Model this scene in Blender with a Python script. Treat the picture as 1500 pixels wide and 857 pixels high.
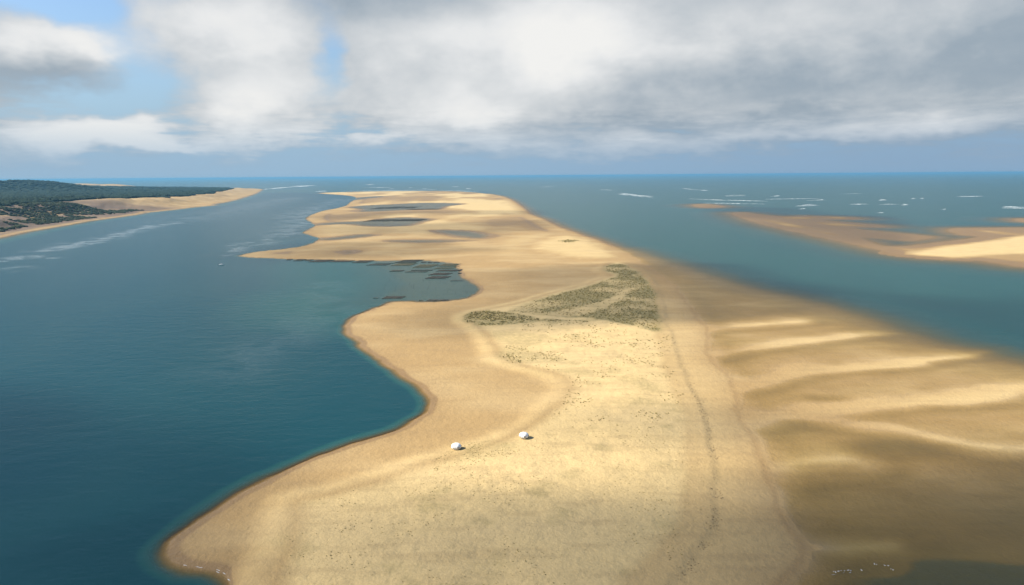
import bpy, math, random
import numpy as np
from mathutils import Matrix, Vector
random.seed(7)
rng = np.random.default_rng(11)
R = math.radians
sc = bpy.context.scene
for o in list(bpy.data.objects):
    bpy.data.objects.remove(o)
col = sc.collection

# ------------------------------------------------------------------ camera
CAM_H = 120.0
FPX = 1000.0                      # focal length in photo pixels (photo 1500 x 857)
PITCH = math.atan((428.5 - 257.2) / FPX)
ROLL = R(0.43)
fw = Vector((0, math.cos(PITCH), -math.sin(PITCH)))
up0 = Vector((0, math.sin(PITCH), math.cos(PITCH)))
rt0 = Vector((1, 0, 0))
rt = rt0 * math.cos(ROLL) - up0 * math.sin(ROLL)
up = up0 * math.cos(ROLL) + rt0 * math.sin(ROLL)
cam_data = bpy.data.cameras.new('camera')
cam_data.sensor_width = 36.0
cam_data.lens = 36.0 * FPX / 1500.0
cam_data.clip_start = 1.0
cam_data.clip_end = 250000.0
cam = bpy.data.objects.new('camera', cam_data)
M4 = Matrix(((rt.x, up.x, -fw.x, 0), (rt.y, up.y, -fw.y, 0), (rt.z, up.z, -fw.z, CAM_H), (0, 0, 0, 1)))
cam.matrix_world = M4
col.objects.link(cam)
sc.camera = cam

def pix_dir(px, py):
    return fw + rt * ((px - 750.0) / FPX) - up * ((py - 428.5) / FPX)

def gp(px, py, z=0.0):
    """photo pixel -> the point of the place at height z"""
    d = pix_dir(px, py)
    t = (z - CAM_H) / d.z
    return (d.x * t, d.y * t)

# ------------------------------------------------------------------ light, exposure
SUN_EL, SUN_AZ = R(38), R(-93)       # azimuth from +Y towards +X: the sun stands to the left
EXPOSURE = 1.05
sc.view_settings.view_transform = 'Standard'
sc.view_settings.look = 'None'
sc.view_settings.gamma = 1.0
sc.view_settings.exposure = EXPOSURE
sc.view_settings.use_curve_mapping = False
sc.render.engine = 'CYCLES'
sc.cycles.use_denoising = True
sc.cycles.max_bounces = 4
sc.cycles.diffuse_bounces = 2
sc.cycles.glossy_bounces = 2
sc.cycles.transparent_max_bounces = 10
sc.cycles.volume_bounces = 0
sc.cycles.sample_clamp_indirect = 4.0

sun_dir = Vector((math.sin(SUN_AZ) * math.cos(SUN_EL), math.cos(SUN_AZ) * math.cos(SUN_EL), math.sin(SUN_EL)))
sl = bpy.data.lights.new('sun', 'SUN')
sl.energy = 5.0
sl.angle = R(0.53)
sl.color = (1.0, 0.93, 0.80)
so = bpy.data.objects.new('sun', sl)
so.rotation_euler = sun_dir.to_track_quat('Z', 'Y').to_euler()
so.location = sun_dir * 3000
col.objects.link(so)

# ------------------------------------------------------------------ node helper
class NT:
    def __init__(s, tree):
        s.t = tree
        tree.nodes.clear()
    def n(s, typ, ins=None, **props):
        nd = s.t.nodes.new(typ)
        for k, v in props.items():
            setattr(nd, k, v)
        for k, v in (ins or {}).items():
            s.put(nd.inputs[k], v)
        return nd
    def put(s, sock, v):
        if isinstance(v, bpy.types.NodeSocket):
            s.t.links.new(v, sock)
        elif isinstance(v, (tuple, list)) and sock.type == 'RGBA' and len(v) == 3:
            sock.default_value = (*v, 1)
        else:
            sock.default_value = v
    def m(s, op, a, b=None, c=None, clamp=False):
        nd = s.t.nodes.new('ShaderNodeMath')
        nd.operation = op
        nd.use_clamp = clamp
        for i, v in enumerate((a, b, c)):
            if v is not None:
                s.put(nd.inputs[i], v)
        return nd.outputs[0]
    def add(s, a, b): return s.m('ADD', a, b)
    def sub(s, a, b): return s.m('SUBTRACT', a, b)
    def mul(s, a, b): return s.m('MULTIPLY', a, b)
    def ss(s, v, lo, hi, tolo=0.0, tohi=1.0):
        nd = s.n('ShaderNodeMapRange', {0: v, 1: lo, 2: hi, 3: tolo, 4: tohi}, interpolation_type='SMOOTHSTEP')
        return nd.outputs[0]
    def mix(s, f, a, b, blend='MIX'):
        nd = s.t.nodes.new('ShaderNodeMix')
        nd.data_type = 'RGBA'
        nd.blend_type = blend
        s.put(nd.inputs[0], f); s.put(nd.inputs[6], a); s.put(nd.inputs[7], b)
        return nd.outputs[2]
    def vscale(s, vec, sx, sy, sz):
        return s.n('ShaderNodeVectorMath', {0: vec, 1: (sx, sy, sz)}, operation='MULTIPLY').outputs[0]
    def noise(s, vec, scale, detail=5.0, rough=0.55, dist=0.0):
        nd = s.n('ShaderNodeTexNoise', {'Vector': vec, 'Scale': scale, 'Detail': detail, 'Roughness': rough, 'Distortion': dist})
        return nd.outputs[0]
    def attr(s, name):
        return s.n('ShaderNodeAttribute', attribute_name=name).outputs['Fac']

# ------------------------------------------------------------------ world: Nishita sky with broken cloud
world = bpy.data.worlds.new('World')
sc.world = world
world.use_nodes = True
w = NT(world.node_tree)
sky = w.n('ShaderNodeTexSky', sky_type='NISHITA', sun_disc=False)
sky.sun_elevation = SUN_EL
sky.sun_rotation = SUN_AZ
sky.air_density = 1.0
sky.dust_density = 0.6
sky.ozone_density = 1.6
dirv = w.n('ShaderNodeTexCoord').outputs['Generated']
sep = w.n('ShaderNodeSeparateXYZ', {0: dirv})
az0 = w.m('ARCTAN2', sep.outputs[0], sep.outputs[1])
el0 = w.m('ARCSINE', sep.outputs[2])
v3 = w.vscale(dirv, 1, 1, 1.9)
nA = w.noise(v3, 5.0, 4.0, 0.58)
nB = w.noise(w.vscale(dirv, 1.0, 1.0, 1.5), 10.0, 5.0, 0.55, 0.2)
nC = w.noise(w.n('ShaderNodeVectorMath', {0: v3, 1: (3.1, 7.7, 1.3)}, operation='ADD').outputs[0], 7.0, 4.0, 0.6)
nBig = w.noise(w.vscale(dirv, 1, 1, 1.8), 2.2, 2.0, 0.5)
az = w.add(az0, w.mul(w.sub(nA, 0.5), 0.16))
el = w.add(el0, w.mul(w.sub(nC, 0.5), 0.075))
CLOUDS = [  # photo px, py, radius x, radius y, cover, brightness
    (300, 42, 125, 50, 1.0, .44), (345, 30, 70, 40, .3, .35), (345, 148, 80, 32, .95, .58), (345, 200, 45, 14, .4, .2),
    (40, 108, 110, 34, .85, .10), (30, 55, 80, 26, .6, .45), (110, 62, 40, 22, .4, .35),
    (140, 197, 66, 22, 1.3, 1.0), (15, 205, 55, 30, .8, .12),
    (700, 95, 150, 85, 1.2, .44), (835, 45, 100, 60, .8, .55), (610, 60, 95, 45, .8, .20), (640, 158, 110, 28, .8, .26),
    (560, 8, 90, 20, .5, -.1), (740, 175, 130, 18, .5, .2),
    (1010, 125, 160, 48, 1.0, .02), (1060, 50, 210, 60, 1.0, .22), (1270, 95, 240, 62, 1.2, .10), (1230, 10, 260, 40, .8, .26),
    (1460, 95, 150, 60, 1.0, .05), (1130, 158, 170, 13, .8, .12), (960, 212, 130, 12, .6, .15), (1325, 188, 75, 12, .6, .25),
    (1450, 168, 110, 18, .6, .18), (1180, 205, 160, 10, .45, .15), (520, 200, 80, 8, .3, .3),
    (485, 90, 22, 40, -.75, 0), (165, 80, 40, 34, -.5, 0), (215, 122, 36, 18, -.5, 0), (120, 8, 70, 20, -.7, 0), (100, 148, 70, 14, -.55, 0),
    (450, 120, 90, 60, .3, .22), (420, 195, 140, 14, .15, .1), (780, 218, 150, 12, .5, .22), (1080, 200, 260, 12, .4, .12), (560, 212, 120, 10, .4, .25), (250, 215, 60, 6, .4, .5),
]
cover = None
bright = None
for (cx, cy, rx, ry, cw, bw) in CLOUDS:
    d = pix_dir(cx, cy).normalized()
    a0, e0 = math.atan2(d.x, d.y), math.asin(d.z)
    qa = w.m('MULTIPLY', w.sub(az, a0), FPX / rx * 0.86)
    qe = w.m('MULTIPLY', w.sub(el, e0), FPX / ry * 0.86)
    q = w.m('MULTIPLY_ADD', qa, qa, w.mul(qe, qe))
    g = w.m('EXPONENT', w.mul(q, -1.0))
    cover = w.mul(g, cw) if cover is None else w.m('MULTIPLY_ADD', g, cw, cover)
    if bw:
        bright = w.mul(g, bw) if bright is None else w.m('MULTIPLY_ADD', g, bw, bright)
gen = w.ss(el0, 0.20, 0.34)                     # above the frame the broken cloud goes on
cov = w.add(cover, w.mul(w.sub(nB, 0.5), 1.2))
cov = w.add(cov, w.mul(gen, w.add(0.02, w.mul(w.sub(nBig, 0.5), 2.4))))
lowv = w.n('ShaderNodeVectorMath', {0: w.vscale(dirv, 1, 1, 5.5), 1: (1.7, 4.1, 2.2)}, operation='ADD').outputs[0]
nL = w.noise(lowv, 12.0, 5.0, 0.62, 0.2)
lowm = w.mul(w.ss(el0, 0.0, 0.02), w.ss(el0, 0.055, 0.12, 1.0, 0.0))
cov = w.add(cov, w.mul(lowm, w.m('MULTIPLY_ADD', w.sub(nL, 0.5), 3.0, 0.06)))
dens = w.ss(cov, 0.0, 0.95, 0.0, .97)
bri = w.add(bright, w.mul(w.sub(nB, 0.5), .5))
bri = w.add(bri, w.mul(w.sub(nC, 0.5), 0.4))
bri = w.add(bri, w.mul(gen, w.mul(w.sub(nBig, 0.55), 1.2)))
bri = w.add(bri, w.mul(lowm, w.mul(w.sub(nL, 0.43), 0.7)))
bri = w.m('ADD', bri, 0.13, clamp=True)
K = 2.0 ** (-EXPOSURE)
def lin(r, g, b, k=1.0):
    f = lambda c: ((c / 255 + .055) / 1.055) ** 2.4 if c > 10 else c / 255 / 12.92
    return (f(r) * k, f(g) * k, f(b) * k)
ramp = w.n('ShaderNodeValToRGB', {0: bri})
cr = ramp.color_ramp
cr.elements[0].position = 0.0; cr.elements[0].color = (*lin(134, 153, 170, K), 1)
cr.elements[1].position = 1.0; cr.elements[1].color = (*lin(244, 243, 240, K), 1)
for p, c in ((.28, (160, 173, 184)), (.6, (208, 212, 215)), (.8, (232, 233, 233))):
    e = cr.elements.new(p); e.color = (*lin(*c, K), 1)
skyc = w.n('ShaderNodeVectorMath', {0: sky.outputs[0], 'Scale': 0.072}, operation='SCALE').outputs[0]
skyc = w.mix(1.0, skyc, (0.88, 0.97, 1.06), 'MULTIPLY')
# the distant air pales the blue far up and the clouds only near the horizon
hzc = w.mix(w.ss(az0, -0.35, 0.55), lin(154, 185, 210, K), lin(140, 170, 198, K))
skyc = w.mix(w.ss(el0, 0.01, 0.26, .95, 0.0), skyc, hzc)
cc = w.mix(dens, skyc, ramp.outputs[0])
cc = w.mix(w.ss(el0, 0.0, 0.09, .86, 0.0), cc, hzc)
bg = w.n('ShaderNodeBackground', {'Color': cc, 'Strength': 1.0})
world.cycles.sampling_method = 'MANUAL'
world.cycles.sample_map_resolution = 512
wo = w.n('ShaderNodeOutputWorld', {'Surface': bg.outputs[0]})

# ------------------------------------------------------------------ numeric helpers
def smooth(a, lo, hi):
    t = np.clip((a - lo) / (hi - lo), 0, 1)
    return t * t * (3 - 2 * t)

def hash2(ix, iy, seed):
    h = (ix.astype(np.int64) * 374761393 + iy.astype(np.int64) * 668265263 + seed * 974711) & 0xffffffff
    h = ((h ^ (h >> 13)) * 1274126177) & 0xffffffff
    return ((h ^ (h >> 16)) & 0xffff).astype(np.float32) / 65535.0

def vnoise(x, y, seed=0):
    ix, iy = np.floor(x), np.floor(y)
    fx, fy = (x - ix).astype(np.float32), (y - iy).astype(np.float32)
    fx = fx * fx * (3 - 2 * fx); fy = fy * fy * (3 - 2 * fy)
    a = hash2(ix, iy, seed); b = hash2(ix + 1, iy, seed); c = hash2(ix, iy + 1, seed); d = hash2(ix + 1, iy + 1, seed)
    return (a + (b - a) * fx) * (1 - fy) + (c + (d - c) * fx) * fy

def fbm(x, y, scale, octs=4, seed=0, gain=.5):
    s = 0; amp = 1; tot = 0
    for k in range(octs):
        th = 0.6 + 1.1 * k
        xr = x * math.cos(th) - y * math.sin(th); yr = x * math.sin(th) + y * math.cos(th)
        f = 2.03 ** k / scale
        s = s + amp * vnoise(xr * f + 17.3 * k, yr * f - 9.1 * k, seed + k); tot += amp; amp *= gain
    return s / tot

def catmull(pts, n, closed):
    P = np.array(pts, float); out = []
    N = len(P)
    rngi = range(N) if closed else range(N - 1)
    for i in rngi:
        if closed:
            p0, p1, p2, p3 = P[(i - 1) % N], P[i], P[(i + 1) % N], P[(i + 2) % N]
        else:
            p0, p1, p2, p3 = P[max(i - 1, 0)], P[i], P[i + 1], P[min(i + 2, N - 1)]
        for k in range(n):
            t = k / n
            out.append(0.5 * ((2 * p1) + (-p0 + p2) * t + (2 * p0 - 5 * p1 + 4 * p2 - p3) * t * t + (-p0 + 3 * p1 - 3 * p2 + p3) * t ** 3))
    if not closed:
        out.append(P[-1])
    return np.array(out)

def ground_poly(pts, z=0.0, n=2, closed=True):
    c = catmull(pts, n, closed) if n > 1 else np.array(pts, float)
    return np.array([gp(a, b, z) for a, b in c])

def seg_dist2(x, y, a, b):
    ax, ay = a; dx, dy = b[0] - a[0], b[1] - a[1]
    L = dx * dx + dy * dy + 1e-9
    t = np.clip(((x - ax) * dx + (y - ay) * dy) / L, 0, 1)
    ex, ey = x - ax - t * dx, y - ay - t * dy
    return ex * ex + ey * ey

def sdf(x, y, poly, margin=1e9, closed=True):
    """signed distance (positive inside); points farther than margin from the box get -margin"""
    x0, y0 = poly.min(0) - margin; x1, y1 = poly.max(0) + margin
    out = np.full(x.shape, -margin, np.float64)
    sel = (x > x0) & (x < x1) & (y > y0) & (y < y1)
    xs, ys = x[sel].astype(np.float32), y[sel].astype(np.float32)
    if xs.size == 0:
        return out
    d2 = np.full(xs.shape, 1e20, np.float32); ins = np.zeros(xs.shape, bool)
    N = len(poly)
    for i in range(N if closed else N - 1):
        a, b = poly[i], poly[(i + 1) % N]
        np.minimum(d2, seg_dist2(xs, ys, a, b), out=d2)
        if closed and a[1] != b[1]:
            c = (a[1] > ys) != (b[1] > ys)
            ins ^= c & (xs < (b[0] - a[0]) * (ys - a[1]) / (b[1] - a[1]) + a[0])
    d = np.sqrt(d2)
    out[sel] = np.where(ins, d, -d) if closed else d
    if not closed:
        out[~sel] = margin
    return out

# ------------------------------------------------------------------ outlines of the place
LEFT_SHORE = [(344, 900), (346, 865), (344, 855), (332, 843), (311, 834), (278, 829), (254, 819), (246, 808), (250, 796), (262, 784), (320, 741), (386, 705),
    (458, 672), (530, 646), (572, 633), (605, 619), (626, 606), (633, 592), (630, 580), (616, 567), (592, 552), (566, 535), (541, 514), (518, 494), (508, 481), (513, 470), (535, 457), (556, 449),
    (570, 443), (588, 441), (623, 443), (656, 441), (688, 435), (705, 428), (700, 418), (682, 408), (676, 399), (673, 391), (662, 386), (640, 383), (615, 381),
    (535, 382), (454, 380.5), (400, 378.5), (362, 376.5), (350, 374.5), (374, 369), (422, 364), (449, 359), (465, 353), (469, 349), (459, 346), (446, 341),
    (452, 336.5), (462, 330), (455, 325), (449, 320), (458, 314), (473, 309), (494, 305), (508, 301), (512, 297), (522, 291), (515, 287.3), (490, 285), (466, 283.2), (490, 281.8),
    (562, 280.2), (642, 279.8), (702, 282.5), (738, 288), (757, 297), (770, 307), (778, 314), (797, 321), (822, 333), (850, 343), (882, 354), (905, 364)]
BEACH_EDGE = [(930, 378), (960, 397), (988, 418), (1008, 440), (1024, 465), (1040, 487), (1037, 510), (1046, 528), (1066, 546), (1083, 570), (1085, 600), (1108, 632), (1120, 662),
    (1135, 700), (1152, 742), (1172, 775), (1195, 805), (1190, 830), (1165, 857), (1150, 900)]
ISLAND = ground_poly(LEFT_SHORE + BEACH_EDGE + [(1100, 1100), (420, 1100)], 0.0, 2)
FLATS = ground_poly([(905, 364), (957, 383), (1000, 396), (1067, 420), (1133, 434), (1187, 448), (1247, 468), (1300, 487), (1350, 505), (1420, 521), (1520, 548), (1700, 600),
    (1750, 700), (1700, 812), (1345, 812), (1318, 826), (1304, 834), (1260, 836), (1225, 841), (1196, 852), (1175, 866), (1150, 900), (1080, 860), (1060, 700), (1030, 560), (990, 440), (930, 385)], 0.0, 2)
DUNE = ground_poly([(672, 465), (690, 456), (740, 446), (800, 430), (862, 414), (884, 404), (874, 395), (888, 386), (916, 384), (944, 398), (962, 418), (972, 442), (978, 470), (988, 505), (1002, 545), (1022, 590), (1039, 640),
    (1046, 700), (1045, 745), (1034, 788), (1008, 826), (975, 862), (960, 900), (900, 1100), (400, 1100), (365, 880), (385, 815), (400, 765), (410, 728), (470, 716), (560, 690), (650, 664), (720, 640), (772, 612), (806, 588), (818, 573), (808, 556), (780, 546),
    (738, 535), (714, 522), (708, 502), (690, 482), (677, 474)], 1.2, 2)
SCARP = ground_poly([(972, 442), (978, 470), (988, 505), (1002, 545), (1022, 590), (1039, 640), (1046, 700), (1045, 745), (1034, 788), (1008, 826), (975, 862)], 1.2, 3, False)
FARDUNE = ground_poly([(780, 362), (800, 350), (830, 345), (860, 350), (885, 362), (905, 374), (880, 380), (840, 378), (800, 372)], 1.0, 2)
POOLS = [ground_poly(p, 0.0, 2) for p in (
    [(508, 304), (535, 301), (575, 299.3), (620, 297.2), (665, 297.8), (682, 299), (655, 302), (646, 306), (600, 307.4), (555, 309.5), (522, 310), (530, 306.5)],
    [(450, 331), (475, 326.2), (530, 324), (560, 320), (600, 318.6), (636, 321), (620, 325), (596, 331), (540, 331.5), (510, 328.5), (478, 329.5)],
    [(632, 337.5), (680, 337.8), (712, 342), (720, 346), (706, 349.2), (680, 348), (650, 343)],
    [(455, 350.5), (490, 347.3), (525, 343.6), (552, 344), (545, 346), (510, 350), (480, 352)],
    [(502, 369), (515, 367.6), (522, 369.5), (512, 371.8)],
    [(560, 352.6), (620, 351), (690, 352.5), (640, 355), (590, 355)],
    [(515, 290.5), (550, 287.5), (565, 288.2), (540, 290.5), (518, 293.5)])]
BAY = ground_poly([(560, 384), (600, 381), (676, 386), (680, 404), (706, 424), (700, 434), (650, 443), (600, 443), (570, 436), (600, 415)], 0.0, 2)
BANKS = [ground_poly(p, 0.0, 2) for p in (
    [(1072, 312.6), (1090, 311), (1110, 314), (1150, 317), (1180, 316), (1252, 318.5), (1250, 321.5), (1200, 322), (1290, 330), (1290, 333), (1240, 334), (1350, 345), (1362, 347.5), (1330, 352.5), (1260, 347), (1280, 357),
     (1300, 361), (1340, 360), (1400, 352.5), (1440, 347), (1405, 344), (1392, 336), (1420, 334), (1520, 333.5), (1640, 334), (1640, 396), (1520, 392), (1480, 388), (1440, 382), (1400, 380), (1360, 378), (1328, 374), (1290, 366), (1250, 357), (1200, 347), (1160, 338), (1120, 329), (1090, 320)],
    [(1016, 300.5), (1030, 298.8), (1060, 302), (1050, 304.3), (1028, 304)],
    [(1488, 321), (1500, 320), (1540, 320.5), (1540, 326), (1496, 325)])]
BANKDRY = ground_poly([(1318, 372), (1345, 365), (1380, 359), (1430, 354), (1500, 343), (1600, 340), (1640, 380), (1520, 374), (1470, 375.5), (1420, 379), (1370, 377.5)], 0.0, 2)
CRESTS = [ # crest line, half width near side, far side (m), crest height
    (ground_poly([(1030, 485), (1060, 480), (1110, 476), (1178, 470.5)], 0, 4, False), 6, 12, .24),
    (ground_poly([(1030, 523), (1055, 519), (1154, 504), (1220, 497), (1284, 489)], 0, 4, False), 5, 14, .30),
    (ground_poly([(1070, 572), (1110, 566), (1195, 543), (1307, 536), (1404, 522), (1470, 508)], 0, 4, False), 4.5, 14, .34),
    (ground_poly([(1090, 626), (1160, 612), (1256, 598), (1358, 588), (1434, 584), (1510, 568), (1600, 545)], 0, 4, False), 5, 15, .36),
    (ground_poly([(1200, 612), (1275, 622), (1358, 638), (1434, 653), (1500, 655), (1600, 650)], 0, 4, False), 7, 6, .32),
    (ground_poly([(1100, 690), (1160, 680), (1230, 668)], 0, 4, False), 9, 9, .18),
    (ground_poly([(1180, 805), (1250, 800), (1310, 802)], 0, 4, False), 5, 5, .28)]
COAST = ground_poly([(-700, 470), (-400, 420), (-120, 372), (0, 348), (20, 344), (40, 339.5), (67, 335), (100, 329.5), (133, 323.5), (160, 320), (200, 314.5), (213, 311.5), (253, 307.5), (280, 304), (308, 301.5), (318, 300.3), (310, 299.4), (327, 297),
    (345, 293), (360, 288.5), (373, 284.5), (381, 280.5), (385, 277.3), (375, 276.3), (350, 275.8), (300, 274.8), (200, 273.3)], 0.0, 1)
COAST = np.vstack([COAST, [(-6200, 10500), (-9000, 11000), (-11000, 6000), (-7000, -400)]])
VEG_DENSE = ground_poly([(742, 457), (760, 447), (800, 434), (850, 421), (890, 408), (903, 402), (886, 398), (882, 393), (890, 388), (915, 386.5), (940, 400), (957, 419), (966, 440), (973, 466), (974, 486), (950, 482), (905, 475), (880, 470), (840, 466), (790, 463)], 2.0, 2)
VEG_OVAL = ground_poly([(677, 466), (686, 458), (712, 454.5), (745, 457), (790, 467), (860, 470), (876, 470.5), (860, 473), (790, 472), (740, 476), (705, 478.5), (684, 474)], 2.0, 2)
VEG_STREAK = ground_poly([(800, 460), (845, 452), (895, 438), (930, 420), (905, 440), (872, 456), (850, 463)], 2.0, 2)
VEG_GREEN = ground_poly([(725, 520), (735, 510), (762, 509), (800, 520), (830, 528), (790, 533), (750, 532)], 2.0, 2)
VEG_MOUND = ground_poly([(817, 353.5), (828, 351.5), (848, 351.8), (850, 353.2), (838, 355.8), (823, 355.5)], 1.5, 2)
VEG_FOOT = ground_poly([(640, 668), (690, 648), (745, 645), (765, 655), (740, 672), (690, 690), (640, 695)], 2.0, 2)

# ------------------------------------------------------------------ ground sheet and water
def build_axes():
    az = list(np.arange(-44, 44.01, 0.1))
    az = [-180 + 6 * k for k in range(23)] + az + [48 + 6 * k for k in range(23)]
    az = np.radians(sorted(set(np.round(az, 4))))
    rs = [8, 30, 60, 85, 105, 120, 130]
    r = 140.0
    while r < 90000:
        rs.append(r)
        if r < 950: r += 1.25 * r * r / 82000
        elif r < 7000: r += r / 95
        else: r += r / 40
    return az, np.array(rs)
AZ, RS = build_axes()
A, RR = np.meshgrid(AZ, RS)
X = RR * np.sin(A); Y = RR * np.cos(A)
nr, nc = X.shape

def terrain(X, Y):
    r = np.hypot(X, Y)
    wob = 1.0 + r / 260.0
    x = X + (fbm(X, Y, 22, 3, 3) - .5) * 2.6 * np.minimum(wob, 4)
    y = Y + (fbm(X, Y, 22, 3, 5) - .5) * 2.6 * np.minimum(wob, 4)
    s = sdf(x, y, ISLAND, 2500)
    f = sdf(x, y, FLATS, 1500)
    dn = sdf(x, y, DUNE, 150)
    fd = sdf(x, y, FARDUNE, 150)
    # which side of the island
    sp = np.array([gp(*p) for p in ((700, 1100), (740, 857), (800, 640), (880, 480), (850, 400), (790, 340), (725, 292), (712, 281))])
    xs = np.interp(Y, sp[:, 1], sp[:, 0])
    right = smooth(X - xs, -40, 40)
    right = np.maximum(right, smooth(Y, 4600, 5600))
    # island: narrow wet rim, flat beach, hummocky dune field
    hi = np.where(s > 0, 0.55 * (1 - np.exp(-np.maximum(s, 0) / 8.0)) + 0.5 * smooth(s, 0, 70), np.where(right > .5, .06 * s, np.maximum(.16 * s - .06 * s * s, -15)))
    big = fbm(X, Y, 90, 3, 21); mid = fbm(X, Y, 11, 4, 31)
    sc_d = sdf(X, Y, SCARP, 80, False)
    edge = smooth(-sc_d, -30, -8)
    hd = (smooth(dn, -9, 5) * (1 - edge) + smooth(dn, -2.5, 2.0) * edge * .42) * 1.1 + smooth(dn, 0, 45) * (0.9 * (big - .25) + 1.05 * (mid - .45))
    h = hi + hd + smooth(fd, -15, 20) * 1.2
    farflat = smooth(Y, 850, 1100) * smooth(s, 5, 60) * (1 - smooth(fd, -40, 0))
    low = fbm(X * 0.35, Y * 0.12, 60, 3, 41)
    h = h - farflat * 0.85 * smooth(low, .42, .64)
    bay = sdf(x, y, BAY, 400)
    h = np.where(bay > -390, np.maximum(h, -1.9 + .03 * np.minimum(bay, 0)), h)
    h = np.maximum(h, -15)
    # wet flats with sand bars on the right
    fb = -0.11 - 0.00006 * np.maximum(0, 70 - f) ** 2 + 0.20 * (fbm(X, Y * 1.6, 40, 4, 51) - .5) + 0.10 * (fbm(X * .45, Y * 1.3, 6, 3, 53) - .5)
    fb = fb + 0.22 * smooth(s, -14, 2) - .10 * smooth(-Y, -330, -200)
    crest_m = np.zeros_like(X)
    for line, wn, wf, hh in CRESTS:
        x0, y0 = line.min(0) - 60; x1, y1 = line.max(0) + 60
        sel = (X > x0) & (X < x1) & (Y > y0) & (Y < y1)
        if not sel.any(): continue
        xx = x[sel]; yy = y[sel]
        dd = sdf(xx, yy, line, 1e4, False)
        o = np.argsort(line[:, 0])
        yl = np.interp(xx, line[o, 0], line[o, 1])
        near = smooth(yl - yy, -3, 3)
        wd = (wn * near + wf * (1 - near)) * (1 + 0.6 * (fbm(xx, yy, 14, 2, 61) - .5))
        gq = np.exp(-(dd / wd) ** 1.6)
        fb[sel] += gq * hh * .72
        fb[sel] -= 0.12 * np.exp(-((dd - wn * 2.6) / 6) ** 2) * near
        lx0, lx1 = line[:, 0].min(), line[:, 0].max()
        crest_m[sel] = np.maximum(crest_m[sel], gq * smooth(xx, lx0, lx0 + .6 * (lx1 - lx0)))
    pool = np.exp(-((X - gp(1305, 657)[0]) / 24) ** 2 - ((Y - gp(1305, 657)[1]) / 10) ** 2) + .6 * np.exp(-((X - gp(1205, 583)[0]) / 16) ** 2 - ((Y - gp(1205, 583)[1]) / 6) ** 2)
    fb -= 0.42 * pool
    hf = np.where(f > 0, fb, fb + 0.012 * f - 0.00022 * np.minimum(f, 0) ** 2)
    near_pool = smooth(-Y, -232, -205)
    hf = np.where((f < 0) & (Y < 215), np.minimum(hf, np.maximum(-.1 + .22 * f, -1.1)), hf)
    hf = np.maximum(hf, -4.0) - (1 - right) * 30
    h = np.maximum(h, hf)
    # lagoon pools and creeks on the far flats
    for p in POOLS:
        d = sdf(x, y, p, 300)
        cut = -1.1 * smooth(d, -6, 30) 
        m = smooth(d, -40, 0)
        h = np.where(d > -40, h * (1 - m) + np.minimum(h, 0.12 + cut) * m, h)
    # banks on the right
    dry_b = sdf(x, y, BANKDRY, 200)
    for k, p in enumerate(BANKS):
        d = sdf(x, y, p, 600)
        hb = np.where(d > 0, 0.05 + 0.17 * smooth(d, 0, 80), 0.028 * d)
        hb = hb + 0.4 * (fbm(X, Y * .25, 60, 3, 71) - .52) * smooth(d, 4, 40) * (d > 0)
        h = np.maximum(h, np.maximum(hb, -7))
    h = np.maximum(h, np.where(dry_b > -30, 0.9 * smooth(dry_b, -12, 40), -99))
    h = np.maximum(h, -15)
    # the mainland dune coast on the left
    c = sdf(x, y, COAST, 4000)
    ct = np.array([1300, 1700, 2050, 2350, 2850, 3300, 3700, 4500, 5500, 7000, 9000])
    cz = np.array([62, 61, 58, 42, 37, 38, 24, 20, 16, 8, 10])
    cw = np.array([300, 290, 280, 270, 290, 320, 260, 230, 260, 300, 400])
    Hc = np.interp(r, ct, cz); Hc = Hc + smooth(c, 400, 1500) * np.maximum(0, 34 - Hc); W = np.interp(r, ct, cw)
    rav = fbm(X, Y, 130, 4, 81)
    hc = np.where(c > 0, 2.0 * smooth(c, 0, 25) + Hc * smooth(c + (rav - .5) * 160, 18, W) + (rav - .5) * 16 * smooth(c, 40, 160) * np.exp(-c / 900), .10 * c)
    ridge = np.array([pix_dir(px, 262) * (5000 / pix_dir(px, 262).y) for px in (-500, -200, -60, 30)])[:, :2]
    fdn = np.array([pix_dir(px, 268) * (8000 / pix_dir(px, 268).y) for px in (95, 130, 165)])[:, :2]
    d1 = sdf(X, Y, ridge, 3000, False); d2 = sdf(X, Y, fdn, 3000, False)
    hc = hc + (c > 200) * (72 * np.exp(-(d1 / 420) ** 2) + 34 * np.exp(-(d2 / 230) ** 2))
    fardry = np.exp(-(d2 / 330) ** 2) * (c > 0)
    h = np.maximum(h, np.maximum(hc, -15))
    return h, dict(s=s, f=f, dn=dn, c=c, crest=crest_m, rav=rav, big=big, mid=mid, low=low, farflat=farflat, dry_b=dry_b, right=right, fd=fd, fardry=fardry, Hc=Hc, W=W)

H, T = terrain(X, Y)
hz_far = 1 - smooth(np.hypot(X, Y), 12000, 14000)

# surface cover
def cover_field(X, Y):
    xw = X + (fbm(X, Y, 9, 3, 91) - .5) * 9; yw = Y + (fbm(X, Y, 9, 3, 93) - .5) * 14
    v = smooth(sdf(xw, yw, VEG_DENSE, 80), -2, 7)
    st = sdf(xw, yw, VEG_STREAK, 80)
    v = v * (1 - .75 * smooth(st, -6, 2))
    n = fbm(X, Y, 30, 4, 95)
    v = v * (0.45 + 0.9 * smooth(n, .3, .62))
    v = np.maximum(v, smooth(sdf(xw, yw, VEG_OVAL, 80), -2, 4) * (0.6 + .4 * n))
    v = np.maximum(v, .42 * smooth(sdf(xw, yw, VEG_GREEN, 80), -4, 6))
    v = np.maximum(v, .6 * smooth(sdf(X, Y, VEG_MOUND, 80), -3, 12))
    v = np.maximum(v, .40 * smooth(sdf(xw, yw, VEG_FOOT, 80), -4, 8) * smooth(n, .3, .6))
    return v
VEG = cover_field(X, Y)
n2 = fbm(X, Y, 16, 4, 97)
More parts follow.
